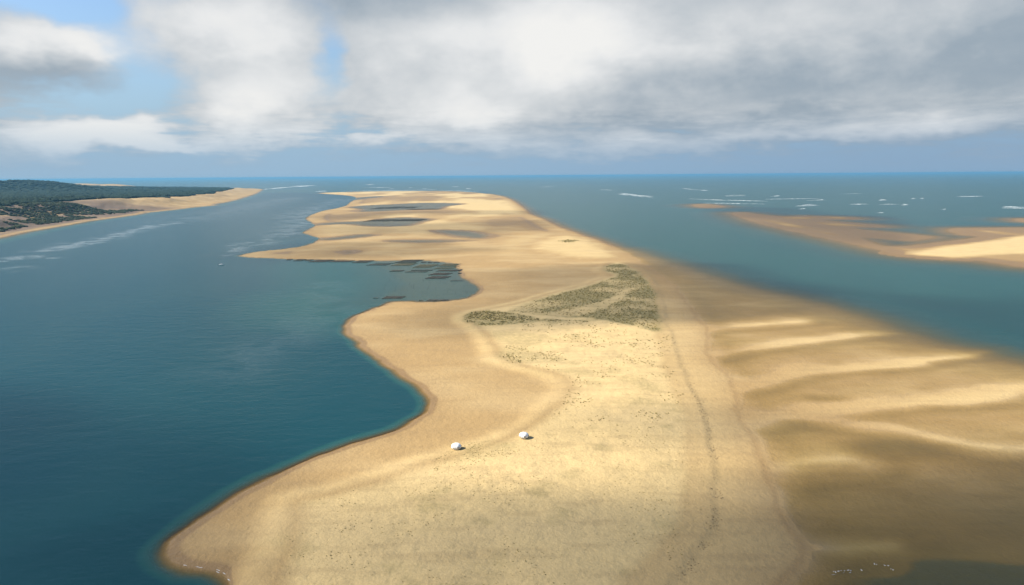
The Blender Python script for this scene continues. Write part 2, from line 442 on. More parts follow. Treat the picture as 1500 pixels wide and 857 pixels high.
duneN = np.maximum(smooth(T['dn'], 4, 16), np.exp(-((T['dn'] - 1) / 6.5) ** 2) * (1 - .8 * T['right']) * (.25 + .6 * n2))  # paler left edge: dry sand, with the sunlit slope put into the colour
VEG = np.maximum(VEG, duneN * .40 * smooth(n2 * .6 + T['big'] * .4, .52, .66))
WET = .72 * (1 - smooth(H, 0.15, 0.25)) + .28 * (1 - smooth(H, 0.2, 0.7))
flat_m = smooth(T['f'], -60, 3) * (1 - smooth(T['s'], -1, 8))
WET = WET * (1 - flat_m) + flat_m * (.06 - .06 * T['crest'])
WET = np.maximum(WET * hz_far, 0)
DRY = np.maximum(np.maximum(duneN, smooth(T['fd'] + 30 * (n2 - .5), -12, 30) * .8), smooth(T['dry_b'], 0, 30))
DRY = np.maximum(DRY, T['farflat'] * smooth(-T['low'], -.52, -.34) * (.35 + .65 * smooth(Y, 1100, 2600)))
DRY = np.maximum(DRY, .65 * T['crest'])
DRY = np.maximum(DRY, .40 * T['right'] * smooth(T['s'], 2, 7) * smooth(-Y, -800, -500))
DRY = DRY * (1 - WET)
SOIL = smooth(T['c'], 6, 26) * smooth(T['rav'], .20, .38) * smooth(-np.hypot(X, Y), -3250, -2850)
FOREST = smooth(T['c'] - T['W'] * 1.02, 0, 30) * (T['fardry'] < .45)

def grid_object(name, mask_v, Z, attrs, mat):
    """a sheet from the survey grid, keeping the cells where mask_v is true at any corner"""
    ii = np.arange(nr * nc).reshape(nr, nc)
    jn = np.roll(ii, -1, axis=1)
    q = np.stack([ii[:-1], jn[:-1], jn[1:], ii[1:]], -1).reshape(-1, 4)
    mv = mask_v.ravel()
    q = q[mv[q].any(1)]
    used = np.unique(q)
    rem = np.full(nr * nc, -1, np.int64); rem[used] = np.arange(len(used))
    q = rem[q]
    co = np.stack([X.ravel()[used], Y.ravel()[used], Z.ravel()[used]], -1).astype(np.float32)
    me = bpy.data.meshes.new(name)
    me.vertices.add(len(co)); me.vertices.foreach_set('co', co.ravel())
    me.loops.add(q.size); me.loops.foreach_set('vertex_index', q.ravel().astype(np.int32))
    me.polygons.add(len(q)); me.polygons.foreach_set('loop_start', (np.arange(len(q)) * 4).astype(np.int32))
    me.polygons.foreach_set('use_smooth', np.ones(len(q), bool))
    me.update(calc_edges=True)
    for k, v in attrs.items():
        a = me.attributes.new(k, 'FLOAT', 'POINT')
        a.data.foreach_set('value', v.ravel()[used].astype(np.float32))
    me.materials.append(mat)
    o = bpy.data.objects.new(name, me); col.objects.link(o)
    return o

# ---- sand / vegetation material
def mat_new(name):
    m = bpy.data.materials.new(name); m.use_nodes = True
    return m, NT(m.node_tree)

m_ground, g = mat_new('sand_and_dune')
pos = g.n('ShaderNodeNewGeometry').outputs['Position']
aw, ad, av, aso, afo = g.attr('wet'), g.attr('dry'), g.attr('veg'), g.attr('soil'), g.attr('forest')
nf = g.noise(pos, 0.9, 4, .65)
nm = g.noise(g.vscale(pos, 1, .55, 1), 0.085, 3, .6)
nl = g.noise(g.vscale(pos, .5, 1.0, 1), 0.018, 2, .55)
firm = g.mix(nm, (0.280, 0.183, 0.078), (0.355, 0.236, 0.102))
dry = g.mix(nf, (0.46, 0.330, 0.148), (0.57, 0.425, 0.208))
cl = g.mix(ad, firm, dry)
cl = g.mix(g.mul(g.ss(nl, .42, .66), .35), cl, (0.47, 0.35, 0.18))
speck = g.ss(g.noise(pos, 0.55, 5, .75), .56, .70)
cl = g.mix(g.mul(g.mul(speck, ad), .48), cl, (0.255, 0.185, 0.080))
strk = g.ss(g.noise(g.vscale(pos, .22, 1, 1), .16, 4, .6), .45, .70)
cl = g.mix(g.mul(strk, .28), cl, (0.24, 0.165, 0.08))
wetc = g.mix(nm, (0.185, 0.115, 0.048), (0.25, 0.157, 0.066))
cl = g.mix(aw, cl, wetc)
vegc = g.mix(g.ss(nf, .35, .65), (0.175, 0.145, 0.056), (0.27, 0.215, 0.096))
vfac = g.m('MULTIPLY', av, g.ss(g.noise(pos, .33, 4, .7), .30, .62, .35, 1.15), clamp=True)
cl = g.mix(vfac, cl, vegc)
soilc = g.mix(g.noise(pos, .02, 4, .7), (0.065, 0.048, 0.036), (0.20, 0.132, 0.085))
cl = g.mix(aso, cl, soilc)
cl = g.mix(afo, cl, (0.012, 0.020, 0.011))
bumpn = g.add(g.mul(nf, .22), g.mul(g.noise(pos, .28, 3, .6), .5))
bump = g.n('ShaderNodeBump', {'Height': bumpn, 'Strength': .7, 'Distance': 1.3})
bs = g.n('ShaderNodeBsdfPrincipled', {'Base Color': cl, 'Roughness': g.m('MULTIPLY_ADD', aw, -.45, .95), 'Normal': bump.outputs[0]})
bs.inputs['Specular IOR Level'].default_value = .25
g.n('ShaderNodeOutputMaterial', {'Surface': bs.outputs[0]})

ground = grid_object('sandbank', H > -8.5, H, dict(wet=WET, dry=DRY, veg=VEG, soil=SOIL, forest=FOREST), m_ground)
ground['kind'] = 'structure'

# ---- water: depth decides how much of the bed shows through
RIPS = [ground_poly(p, 0, 3, False) for p in (
    [(78, 366), (110, 357), (150, 350), (190, 340), (225, 331), (260, 327)], [(95, 362), (140, 355), (170, 350)],
    [(8, 382), (40, 376), (70, 379)], [(0, 398), (20, 393)], [(328, 373), (350, 360), (385, 352), (430, 345)],
    [(345, 362), (400, 356), (440, 346)], [(430, 345), (452, 330), (440, 318), (470, 305), (500, 292)], [(330, 545), (380, 515), (440, 480), (495, 450), (480, 415)],
    [(255, 325), (320, 312), (380, 300), (430, 290)])]
RIP = np.zeros_like(X)
for k, L in enumerate(RIPS):
    rr = np.hypot(L[:, 0], L[:, 1]).mean()
    wdt = (0.012 * rr + 4) * (1.0 if k < 6 else 2.2)
    amp = 1.0 if k < 3 else .6 if k < 7 else .13 if k == 7 else .35
    wx = X + (fbm(X, Y, 40, 4, 111) - .5) * 40; wy = Y + (fbm(X, Y, 40, 4, 113) - .5) * 60
    d = sdf(wx, wy, L, 300, False)
    RIP = np.maximum(RIP, amp * np.exp(-(d / wdt) ** 2) * smooth(fbm(X, Y, 25, 3, 115), .35, .6))
RIP = RIP * smooth(-H, .3, 1.2)
m_water, q = mat_new('sea_water')
pos = q.n('ShaderNodeNewGeometry').outputs['Position']
dep = q.m('MAXIMUM', q.attr('depth'), 0.0)
rip = q.attr('rip')
body = q.n('ShaderNodeValToRGB', {0: q.m('DIVIDE', dep, 15.0)})
cr = body.color_ramp
cr.elements[0].position = 0; cr.elements[0].color = (.30, .185, .058, 1)
cr.elements[1].position = 1; cr.elements[1].color = (.0015, .020, .034, 1)
for p, c in ((.028, (.24, .165, .060)), (.07, (.085, .115, .072)), (.15, (.033, .092, .086)), (.30, (.016, .072, .070)), (.55, (.003, .032, .050))):
    e = cr.elements.new(p); e.color = (*c, 1)
nbig = q.noise(q.vscale(pos, 1, .4, 1), .012, 4, .6, .5)
bodyc = q.mix(q.ss(nbig, .35, .7, 0, .28), body.outputs[0], (.016, .055, .060))
foamn = q.ss(q.noise(pos, .22, 6, .7), .50, .68)
bodyc = q.mix(q.m('MULTIPLY', rip, q.m('MULTIPLY_ADD', foamn, .35, .20), clamp=True), bodyc, (.42, .46, .48))
def ex(k): return q.m('EXPONENT', q.mul(dep, -k))
tr = q.n('ShaderNodeCombineColor', {0: ex(.16), 1: ex(.25), 2: ex(.85)}).outputs[0]
opq = q.m('SUBTRACT', 1.0, ex(.50))
transp = q.n('ShaderNodeBsdfTransparent', {'Color': tr})
diff = q.n('ShaderNodeBsdfDiffuse', {'Color': bodyc})
under = q.n('ShaderNodeMixShader', {0: opq, 1: transp.outputs[0], 2: diff.outputs[0]})
cd = q.n('ShaderNodeCameraData')
wv = q.vscale(pos, .55, 1.0, 1)
hgt = q.add(q.mul(q.noise(wv, .10, 3, .6, .3), 1.6), q.mul(q.noise(wv, .55, 3, .65), .42))
calm = q.m('MULTIPLY', q.ss(dep, 0.0, 1.6, .12, 1.0), q.ss(q.noise(pos, .006, 4, .6), .3, .65, .55, 1.0))
bmp = q.n('ShaderNodeBump', {'Height': hgt, 'Strength': q.mul(calm, .65), 'Distance': .55})
glo = q.n('ShaderNodeBsdfGlossy', {'Color': (1, 1, 1), 'Roughness': q.ss(dep, 0, 2, .12, .22), 'Normal': bmp.outputs[0]})
fr = q.n('ShaderNodeFresnel', {'IOR': 1.33, 'Normal': bmp.outputs[0]})
surf = q.n('ShaderNodeMixShader', {0: q.m('MULTIPLY', fr.outputs[0], q.ss(dep, 0.0, .5, .10, .37)), 1: under.outputs[0], 2: glo.outputs[0]})
q.n('ShaderNodeOutputMaterial', {'Surface': surf.outputs[0]})
water = grid_object('sea', H < 0.02, np.zeros_like(H), dict(depth=-H, rip=RIP), m_water)
water['kind'] = 'structure'

# ------------------------------------------------------------------ mesh helpers
def mesh_obj(name, verts, faces, mat, parent=None, smooth_sh=False, mats=None):
    me = bpy.data.meshes.new(name)
    me.from_pydata([tuple(v) for v in verts], [], [tuple(f) for f in faces])
    me.update()
    if smooth_sh:
        me.polygons.foreach_set('use_smooth', [True] * len(me.polygons))
    me.materials.append(mat)
    o = bpy.data.objects.new(name, me); col.objects.link(o)
    if parent: o.parent = parent
    return o

def tri_object(name, co, tris, mat, attrs=None, smooth_sh=False):
    me = bpy.data.meshes.new(name)
    co = np.asarray(co, np.float32); tris = np.asarray(tris, np.int32)
    me.vertices.add(len(co)); me.vertices.foreach_set('co', co.ravel())
    me.loops.add(tris.size); me.loops.foreach_set('vertex_index', tris.ravel())
    me.polygons.add(len(tris)); me.polygons.foreach_set('loop_start', (np.arange(len(tris)) * 3).astype(np.int32))
    me.polygons.foreach_set('use_smooth', np.full(len(tris), smooth_sh))
    me.update(calc_edges=True)
    for k, v in (attrs or {}).items():
        a = me.attributes.new(k, 'FLOAT', 'POINT'); a.data.foreach_set('value', np.asarray(v, np.float32))
    me.materials.append(mat)
    o = bpy.data.objects.new(name, me); col.objects.link(o)
    return o

def tag(o, label, cat, group=None):
    o['label'] = label; o['category'] = cat
    if group: o['group'] = group
    return o

def empty(name, loc, rz=0):
    o = bpy.data.objects.new(name, None); o.location = loc; o.rotation_euler = (0, 0, rz); col.objects.link(o)
    return o

def simple_mat(name, c1, c2, scale, rough=.8, spec=.3, detail=4):
    m, n = mat_new(name)
    co = n.n('ShaderNodeTexCoord').outputs['Object']
    c = n.mix(n.ss(n.noise(co, scale, detail, .6), .3, .7), c1, c2)
    b = n.n('ShaderNodeBsdfPrincipled', {'Base Color': c, 'Roughness': rough})
    b.inputs['Specular IOR Level'].default_value = spec
    n.n('ShaderNodeOutputMaterial', {'Surface': b.outputs[0]})
    return m

def height_at(px_x, px_y):
    a = np.array([px_x], float).ravel(); b = np.array([px_y], float).ravel()
    return np.maximum(terrain(a, b)[0], 0.0)

# ------------------------------------------------------------------ clouds above and beside the frame (they cast the shade)
m_cloud = bpy.data.materials.new('cloud_vapour'); m_cloud.use_nodes = True
nt = NT(m_cloud.node_tree)
vol = nt.n('ShaderNodeVolumePrincipled', {'Color': (1, 1, 1), 'Density': 0.004, 'Anisotropy': 0.5})
nt.n('ShaderNodeOutputMaterial', {'Volume': vol.outputs[0]})
CLOUD_Z = 1500.0
SIG = 0.004
SHADES = [ # shaded ground in the photograph: outline, softness (m), share of sun that is lost
    ([(150, 800), (240, 770), (330, 752), (430, 742), (560, 752), (700, 748), (820, 722), (930, 708), (1060, 690), (1130, 690), (1200, 660), (1330, 655), (1520, 668), (1700, 700), (1700, 1200), (100, 1200)], 22, .70),
    ([(1130, 715), (1220, 690), (1330, 690), (1520, 700), (1750, 720), (1750, 1000), (1180, 900), (1150, 800)], 18, .5),
    ([(770, 640), (810, 612), (900, 596), (1040, 590), (1060, 615), (1040, 640), (900, 662), (800, 668)], 14, .42),
    ([(560, 486), (600, 462), (690, 440), (690, 418), (680, 396), (780, 392), (880, 388), (1000, 384), (1120, 420), (1150, 445), (1060, 462), (985, 478), (900, 484), (800, 480), (700, 492), (620, 500)], 24, .50),
    ([(340, 378), (420, 358), (560, 352), (640, 356), (700, 366), (640, 374), (560, 380), (450, 384)], 45, .42),
    ([(430, 345), (480, 330), (600, 330), (760, 322), (800, 330), (760, 340), (640, 346), (520, 346)], 60, .40),
    ([(620, 312), (700, 308), (790, 309), (780, 314), (690, 316)], 60, .35),
    ([(440, 318), (540, 311), (640, 309), (600, 314), (500, 322)], 60, .35),
    ([(-400, 420), (-300, 275), (0, 267), (150, 274), (215, 284), (205, 300), (190, 318), (160, 335), (80, 365), (0, 410)], 110, .85),
    ([(1060, 300), (1200, 312), (1320, 325), (1330, 352), (1240, 352), (1120, 330), (1040, 312)], 90, .45),
    ([(-900, 640), (-300, 560), (100, 600), (330, 640), (380, 690), (200, 780), (100, 1000), (-900, 1200)], 45, .50),
    ([(1050, 405), (1200, 420), (1400, 440), (1700, 450), (1700, 540), (1400, 500), (1200, 450)], 40, .35),
]
off = CLOUD_Z / math.tan(SUN_EL)
ox, oy = math.sin(SUN_AZ) * off, math.cos(SUN_AZ) * off
def make_cloud(pts, soft, loss, k):
    poly = ground_poly(pts, 0.5, 3)
    x0, y0 = poly.min(0) - soft * 2; x1, y1 = poly.max(0) + soft * 2
    y1 = min(y1, 5400)
    cell = max(6.0, max(x1 - x0, y1 - y0) / 150, soft / 3)
    gx = np.arange(x0, x1 + cell, cell); gy = np.arange(y0, y1 + cell, cell)
    GX, GY = np.meshgrid(gx, gy)
    wx = GX + (fbm(GX, GY, soft * 3, 3, 200 + k) - .5) * soft * 2.6
    wy = GY + (fbm(GX, GY, soft * 3, 3, 300 + k) - .5) * soft * 2.6
    d = sdf(wx, wy, poly, 1e5)
    a = smooth(d, -soft, soft * 1.2) * loss * (0.62 + 0.7 * fbm(GX, GY, soft * 2.2, 4, 400 + k))
    a[0] = a[-1] = 0; a[:, 0] = a[:, -1] = 0
    t = -np.log(1 - np.clip(a, 0, .92)) / SIG * math.sin(SUN_EL)
    t[t < .6] = 0
    ny, nx = t.shape
    idx = np.arange(ny * nx).reshape(ny, nx)
    q = np.stack([idx[:-1, :-1], idx[:-1, 1:], idx[1:, 1:], idx[1:, :-1]], -1).reshape(-1, 4)
    tv = t.ravel(); q = q[(tv[q] > 0).any(1)]
    base = CLOUD_Z + 90.0 * k
    sx, sy = ox * base / CLOUD_Z, oy * base / CLOUD_Z
    top = np.stack([GX.ravel() + sx, GY.ravel() + sy, base + tv * .75], -1)
    bot = np.stack([GX.ravel() + sx, GY.ravel() + sy, base - tv * .25], -1)
    n = ny * nx
    botmap = np.where(tv > 0, np.arange(n) + n, np.arange(n))
    faces = np.concatenate([q, botmap[q][:, ::-1]])
    co = np.concatenate([top, bot])
    used = np.unique(faces); rem = np.full(2 * n, -1); rem[used] = np.arange(len(used))
    o = mesh_obj('cloud', co[used], rem[faces].tolist(), m_cloud)
    o['kind'] = 'stuff'
    return o
for k, (pts, soft, loss) in enumerate(SHADES):
    make_cloud(pts, soft, loss, k)

# ------------------------------------------------------------------ the air
hv = [(sx * 95000, sy * 95000, z) for z in (-16.5, 128.0) for sx, sy in ((-1, -1), (1, -1), (1, 1), (-1, 1))]
m_haze = bpy.data.materials.new('haze_air'); m_haze.use_nodes = True
nt = NT(m_haze.node_tree)
vol = nt.n('ShaderNodeVolumePrincipled', {'Color': (.17, .42, .64), 'Density': 0.00004, 'Anisotropy': 0.1})
nt.n('ShaderNodeOutputMaterial', {'Volume': vol.outputs[0]})
haze = mesh_obj('haze', hv, [(0, 3, 2, 1), (4, 5, 6, 7), (0, 1, 5, 4), (1, 2, 6, 5), (2, 3, 7, 6), (3, 0, 4, 7)], m_haze)
haze['kind'] = 'stuff'

# ------------------------------------------------------------------ grass, scrub, forest
def blades(P, rad, hgt, nb, seed):
    """clumps of leaning leaf blades: P (n,3), rad, hgt (n)"""
    rg = np.random.default_rng(seed)
    n = len(P)
    ang = rg.uniform(0, 2 * np.pi, (n, nb)); lean = rg.uniform(.35, 1.0, (n, nb)); hh = hgt[:, None] * rg.uniform(.6, 1.1, (n, nb))
    wid = rad[:, None] * rg.uniform(.28, .5, (n, nb))
    cx = P[:, 0, None] + np.cos(ang) * rad[:, None] * .25; cy = P[:, 1, None] + np.sin(ang) * rad[:, None] * .25
    tx = P[:, 0, None] + np.cos(ang) * rad[:, None] * lean; ty = P[:, 1, None] + np.sin(ang) * rad[:, None] * lean
    nx, ny = -np.sin(ang) * wid, np.cos(ang) * wid
    z0 = np.broadcast_to(P[:, 2, None] - .05, cx.shape)
    a = np.stack([cx + nx, cy + ny, z0], -1); b = np.stack([cx - nx, cy - ny, z0], -1); t = np.stack([tx, ty, z0 + hh], -1)
    m = np.stack([(cx + tx) / 2 + nx * .9, (cy + ty) / 2 + ny * .9, z0 + hh * .8], -1); m2 = np.stack([(cx + tx) / 2 - nx * .9, (cy + ty) / 2 - ny * .9, z0 + hh * .8], -1)
    co = np.stack([a, b, m2, m, t], 2).reshape(-1, 3)
    base = (np.arange(n * nb) * 5)[:, None]
    tr = np.concatenate([base + np.array([[0, 1, 2]]), base + np.array([[0, 2, 3]]), base + np.array([[3, 2, 4]])])
    return co, tr

m_grass = simple_mat('marram_grass', (0.24, 0.200, 0.075), (0.42, 0.335, 0.145), .35, .9, .1)
def scatter(n, poly, seed, keep):
    rg = np.random.default_rng(seed)
    x0, y0 = poly.min(0); x1, y1 = poly.max(0)
    p = rg.uniform((x0, y0), (x1, y1), (n, 2))
    d = sdf(p[:, 0], p[:, 1], poly, 1e4)
    ok = (d > 0) & (rg.uniform(0, 1, n) < keep(p[:, 0], p[:, 1], d))
    return p[ok]
pd = []; rd = []
cf = lambda x, y, d: np.clip(cover_field(x, y), 0, 1)
a = scatter(17000, VEG_DENSE, 1, lambda x, y, d: np.clip(cover_field(x, y) * 1.1 - .12, 0, 1) * smooth(d, 0, 9)); pd.append(a); rd.append(np.random.default_rng(2).uniform(.3, .95, len(a)))
a = scatter(4200, VEG_OVAL, 3, lambda x, y, d: .9 * smooth(d, 0, 6) * smooth(fbm(x, y, 10, 3, 161), .3, .6)); pd.append(a); rd.append(np.random.default_rng(4).uniform(.4, 1.0, len(a)))
a = scatter(1500, VEG_GREEN, 5, lambda x, y, d: .5 * smooth(fbm(x, y, 10, 3, 163), .4, .65)); pd.append(a); rd.append(np.random.default_rng(6).uniform(.3, .7, len(a)))
a = scatter(500, VEG_MOUND, 7, lambda x, y, d: .7 * smooth(d, 0, 10)); pd.append(a); rd.append(np.random.default_rng(8).uniform(.6, 1.6, len(a)))
DOTS = ground_poly([(770, 468), (880, 472), (975, 484), (985, 505), (960, 520), (850, 505), (770, 490)], 2.0, 2)
a = scatter(1500, DOTS, 9, lambda x, y, d: smooth(fbm(x, y, 14, 3, 131), .40, .62) * .55); pd.append(a); rd.append(np.random.default_rng(10).uniform(.3, .85, len(a)))
UPPER = ground_poly([(735, 505), (800, 500), (960, 510), (990, 540), (1000, 580), (960, 620), (880, 640), (800, 625), (830, 580), (820, 545), (760, 535)], 2.0, 2)
a = scatter(9000, UPPER, 11, lambda x, y, d: smooth(fbm(x, y, 18, 4, 133), .50, .66) * .40); pd.append(a); rd.append(np.random.default_rng(12).uniform(.22, .62, len(a)))
FORE = ground_poly([(420, 735), (560, 700), (700, 665), (800, 640), (900, 600), (1020, 620), (1035, 700), (1030, 760), (990, 830), (900, 940), (430, 940), (410, 820)], 2.0, 2)
a = scatter(30000, FORE, 13, lambda x, y, d: smooth(fbm(x, y, 15, 4, 135), .50, .70) * .22 + .006); pd.append(a); rd.append(np.random.default_rng(14).uniform(.12, .34, len(a)))
a = scatter(3000, VEG_FOOT, 15, lambda x, y, d: smooth(fbm(x, y, 12, 3, 137), .48, .66) * .4); pd.append(a); rd.append(np.random.default_rng(16).uniform(.14, .34, len(a)))
pd = np.concatenate(pd); rd = np.concatenate(rd)
hz_ = terrain(pd[:, 0], pd[:, 1])[0]
co, tr = blades(np.column_stack([pd, hz_]), rd, rd * .75, 6, 21)
grass = tri_object('marram_grass', co, tr, m_grass); grass['kind'] = 'stuff'
tag(grass, 'olive tufts of dune grass growing over the pale sand', 'grass')

# drift line along the foot of the little sand cliff
rg = np.random.default_rng(31)
seg = np.array(SCARP); cum = np.r_[0, np.cumsum(np.hypot(*np.diff(seg, axis=0).T))]
tt = rg.uniform(0, 1, 1000) ** .45 * cum[-1]
wx = np.interp(tt, cum, seg[:, 0]); wy = np.interp(tt, cum, seg[:, 1])
keep = fbm(wx, wy, 9, 3, 141) > .46
wx = wx[keep] + rg.normal(.9, 1.1, keep.sum()); wy = wy[keep] + rg.normal(0, 1.1, keep.sum())
co, tr = blades(np.column_stack([wx, wy, terrain(wx, wy)[0]]), rg.uniform(.12, .42, len(wx)), rg.uniform(.08, .22, len(wx)), 5, 33)
m_wrack = simple_mat('drift_line', (0.09, 0.068, 0.04), (0.20, 0.15, 0.085), 1.5, .95, .1)
wrack = tri_object('drift_line', co, tr, m_wrack); wrack['kind'] = 'stuff'
tag(wrack, 'dark line of dried seaweed and driftwood along the beach cliff', 'seaweed')

def crowns(P, rad, hgt, seed):
    rg = np.random.default_rng(seed); n = len(P)
    k = 6
    ang = (np.arange(k) / k * 2 * np.pi)[None] + rg.uniform(0, 1, (n, 1))
    r1 = rad[:, None] * rg.uniform(.7, 1.15, (n, k)); z1 = hgt[:, None] * rg.uniform(.45, .7, (n, k))
    ring = np.stack([P[:, 0, None] + np.cos(ang) * r1, P[:, 1, None] + np.sin(ang) * r1, P[:, 2, None] + z1], -1)
    r0 = rad[:, None] * rg.uniform(.45, .75, (n, k))
    low = np.stack([P[:, 0, None] + np.cos(ang + .4) * r0, P[:, 1, None] + np.sin(ang + .4) * r0, np.broadcast_to(P[:, 2, None] - .5, r0.shape)], -1)
    top = np.stack([P[:, 0] + rg.normal(0, .2, n) * rad, P[:, 1] + rg.normal(0, .2, n) * rad, P[:, 2] + hgt], -1)[:, None]
    co = np.concatenate([low, ring, top], 1).reshape(-1, 3)
    f = []
    for i in range(k):
        j = (i + 1) % k
        f += [(i, j, k + j), (i, k + j, k + i), (k + i, k + j, 2 * k)]
    tr = ((np.arange(n) * (2 * k + 1))[:, None, None] + np.array(f)[None]).reshape(-1, 3)
    return co, tr
m_pine = simple_mat('pine_crowns', (0.006, 0.015, 0.009), (0.018, 0.032, 0.016), .02, .95, .1)
rg = np.random.default_rng(41)
pts = []; r = 1350.0
while r < 9000:
    st = max(9.5, r * .0062)
    na = int(R(30) * r / (st * .95))
    aa = R(-47) + R(30) * (np.arange(na) + rg.uniform(0, 1, na)) / na
    ra = r + rg.uniform(-.5, .5, na) * st
    pts.append(np.column_stack([np.sin(aa) * ra, np.cos(aa) * ra, np.full(na, st)])); r += st
pts = np.concatenate(pts)
th, tT = terrain(pts[:, 0], pts[:, 1])
edge_n = fbm(pts[:, 0], pts[:, 1], 90, 3, 151)
inland = tT['c'] - tT['W'] * 1.0 + (edge_n - .5) * 120
clear = fbm(pts[:, 0], pts[:, 1] , 420, 3, 153)
ok = (inland > 0) & (tT['fardry'] < .35) & ((clear < .66) | (inland < 200))
P = np.column_stack([pts[ok, :2], th[ok]])
co, tr = crowns(P, pts[ok, 2] * rg.uniform(.55, .8, ok.sum()), rg.uniform(7, 13, ok.sum()), 43)
forest = tri_object('pine_forest', co, tr, m_pine); forest['kind'] = 'stuff'
tag(forest, 'dark green pine forest covering the land behind the dunes', 'forest')
# scrub on the shaded slope
pp = rg.uniform((-2100, 1150), (-900, 2900), (60000, 2))
th, tT = terrain(pp[:, 0], pp[:, 1])
sn = fbm(pp[:, 0], pp[:, 1], 120, 4, 155)
rr_ = np.hypot(pp[:, 0], pp[:, 1])
clump = np.array(gp(189, 308, 10))
dcl = np.hypot((pp[:, 0] - clump[0]) / 60, (pp[:, 1] - clump[1]) / 110)
ok = (tT['c'] > 45) & (inland.mean() > -1e9) & (tT['c'] < tT['W'] * 1.1) & (((sn > .41) & (rr_ < 2750)) | (dcl < 1))
ok &= (rg.uniform(0, 1, len(pp)) < .85)
co, tr = crowns(np.column_stack([pp[ok], th[ok]]), rg.uniform(2.5, 5.5, ok.sum()), rg.uniform(2, 4.5, ok.sum()), 45)
m_scrub = simple_mat('dune_scrub', (0.020, 0.032, 0.018), (0.050, 0.058, 0.028), .03, .95, .1)
scrub = tri_object('dune_scrub', co, tr, m_scrub); scrub['kind'] = 'stuff'
tag(scrub, 'dark scrub bushes scattered over the mainland dune slope', 'bushes')

# ------------------------------------------------------------------ surf
SURF = [(905, 283.5, 958, 289, 3.2), (998, 276, 1036, 279, 1.2), (1062, 286.5, 1092, 286, 1.8), (1128, 287.5, 1142, 287, 1.4), (1010, 291, 1062, 293.5, 1.0), (1062, 293.3, 1125, 294.5, 1.2),
        (1165, 301.5, 1200, 300, 2.8), (1180, 293.5, 1212, 292.5, 1.2), (1245, 299.5, 1272, 299, 1.2), (1287, 293.2, 1300, 292.8, 1.6), (1334, 291, 1340, 290.8, 1.8), (1347, 290.8, 1354, 290.5, 1.6),
        (1288, 299.5, 1318, 299, 1.0), (1320, 300, 1330, 299.5, 1.8), (1378, 306.8, 1386, 306.4, 1.8), (1284, 311.5, 1295, 311.5, 1.0), (1468, 303.5, 1515, 304.5, 2.6), (1170, 306, 1180, 305.5, .8),
        (386, 277.2, 425, 274, 1.0), (425, 273.6, 462, 271.2, 1.3), (536, 270.5, 548, 270.2, 1.3), (534, 274.6, 572, 274.6, 1.3), (462, 280.6, 480, 279.6, 1.2), (570, 276.6, 577, 276.4, 1.2),
        (598, 275, 606, 275, .8), (615, 276.6, 640, 277.4, .9), (662, 273.2, 672, 273.4, 1.0), (682, 276.2, 690, 276.4, 1.3), (788, 273.5, 812, 273.6, 1.5), (500, 279.8, 640, 278.4, .6), (640, 278.4, 700, 280.6, .6),
        (1030, 297.4, 1120, 298.8, .7), (1120, 291.8, 1200, 290.6, .6), (878, 278, 900, 278.4, .8), (1230, 284, 1262, 283.4, .7), (1400, 288, 1440, 287.4, .8)]
rg = np.random.default_rng(51)
V = []; F = []
def ridge_strip(p0, p1, width, height, n, ragged):
    p0 = np.array(p0); p1 = np.array(p1); L = np.hypot(*(p1 - p0)); t = (p1 - p0) / L; nn = np.array([-t[1], t[0]])
    s0 = len(V)
    for i in range(n + 1):
        u = i / n
        env = math.sin(math.pi * min(max(u, .02), .98)) ** .5 * rg.uniform(1 - ragged, 1)
        c = p0 + (p1 - p0) * u + nn * width * rg.normal(0, .12)
        wv = width * env * .5
        V.append((*(c - nn * wv), .02)); V.append((*(c - nn * wv * .3), height * env + .04)); V.append((*(c + nn * wv), .02))
        if i:
            a = s0 + (i - 1) * 3; F.append((a, a + 3, a + 4, a + 1)); F.append((a + 1, a + 4, a + 5, a + 2))
for (xa, ya, xb, yb, th_) in SURF:
    if xb - xa < 9: th_ *= .6
    A0 = np.array(gp(xa, ya)); B0 = np.array(gp(xb, yb)); rr0 = np.hypot(*((A0 + B0) / 2))
    depth_px = rr0 * rr0 / (CAM_H * FPX)
    tot = depth_px * th_ * .8
    n_r = max(2, int(th_ * 2.5))
    vdir = (A0 + B0) / 2 / rr0
    for k in range(n_r):
        o = (k + .5) / n_r - .5 + rg.uniform(-.1, .1)
        u0, u1 = sorted(rg.uniform(0, 1, 2)) if k else (0, 1)
        if u1 - u0 < .3: u0, u1 = max(0, u0 - .2), min(1, u1 + .2)
        a_ = A0 + (B0 - A0) * u0 + vdir * o * tot; b_ = A0 + (B0 - A0) * u1 + vdir * o * tot
        ridge_strip(a_, b_, tot / n_r * rg.uniform(.09, .32), rg.uniform(.3, .9), 30, .97)
# wash along the near beaches
for line, wd in (([(270, 828), (292, 831.5), (311, 834.5), (326, 840), (338, 850)], .3), ([(1215, 843.5), (1235, 839.5), (1250, 838)], .2)):
    g0 = ground_poly(line, 0, 4, False)
    for i in range(len(g0) - 1):
        if rg.uniform() < .5:
            ridge_strip(g0[i] + rg.normal(0, .25, 2), g0[i + 1] + rg.normal(0, .25, 2), wd * rg.uniform(.5, 1.2), .05, 4, .6)
m_foam = simple_mat('surf_foam', (.52, .57, .60), (.74, .77, .79), .05, .9, .2)
surf_o = mesh_obj('surf_foam', V, F, m_foam); surf_o['kind'] = 'stuff'
tag(surf_o, 'white breaking surf on the far sandbars and beach edges', 'surf')

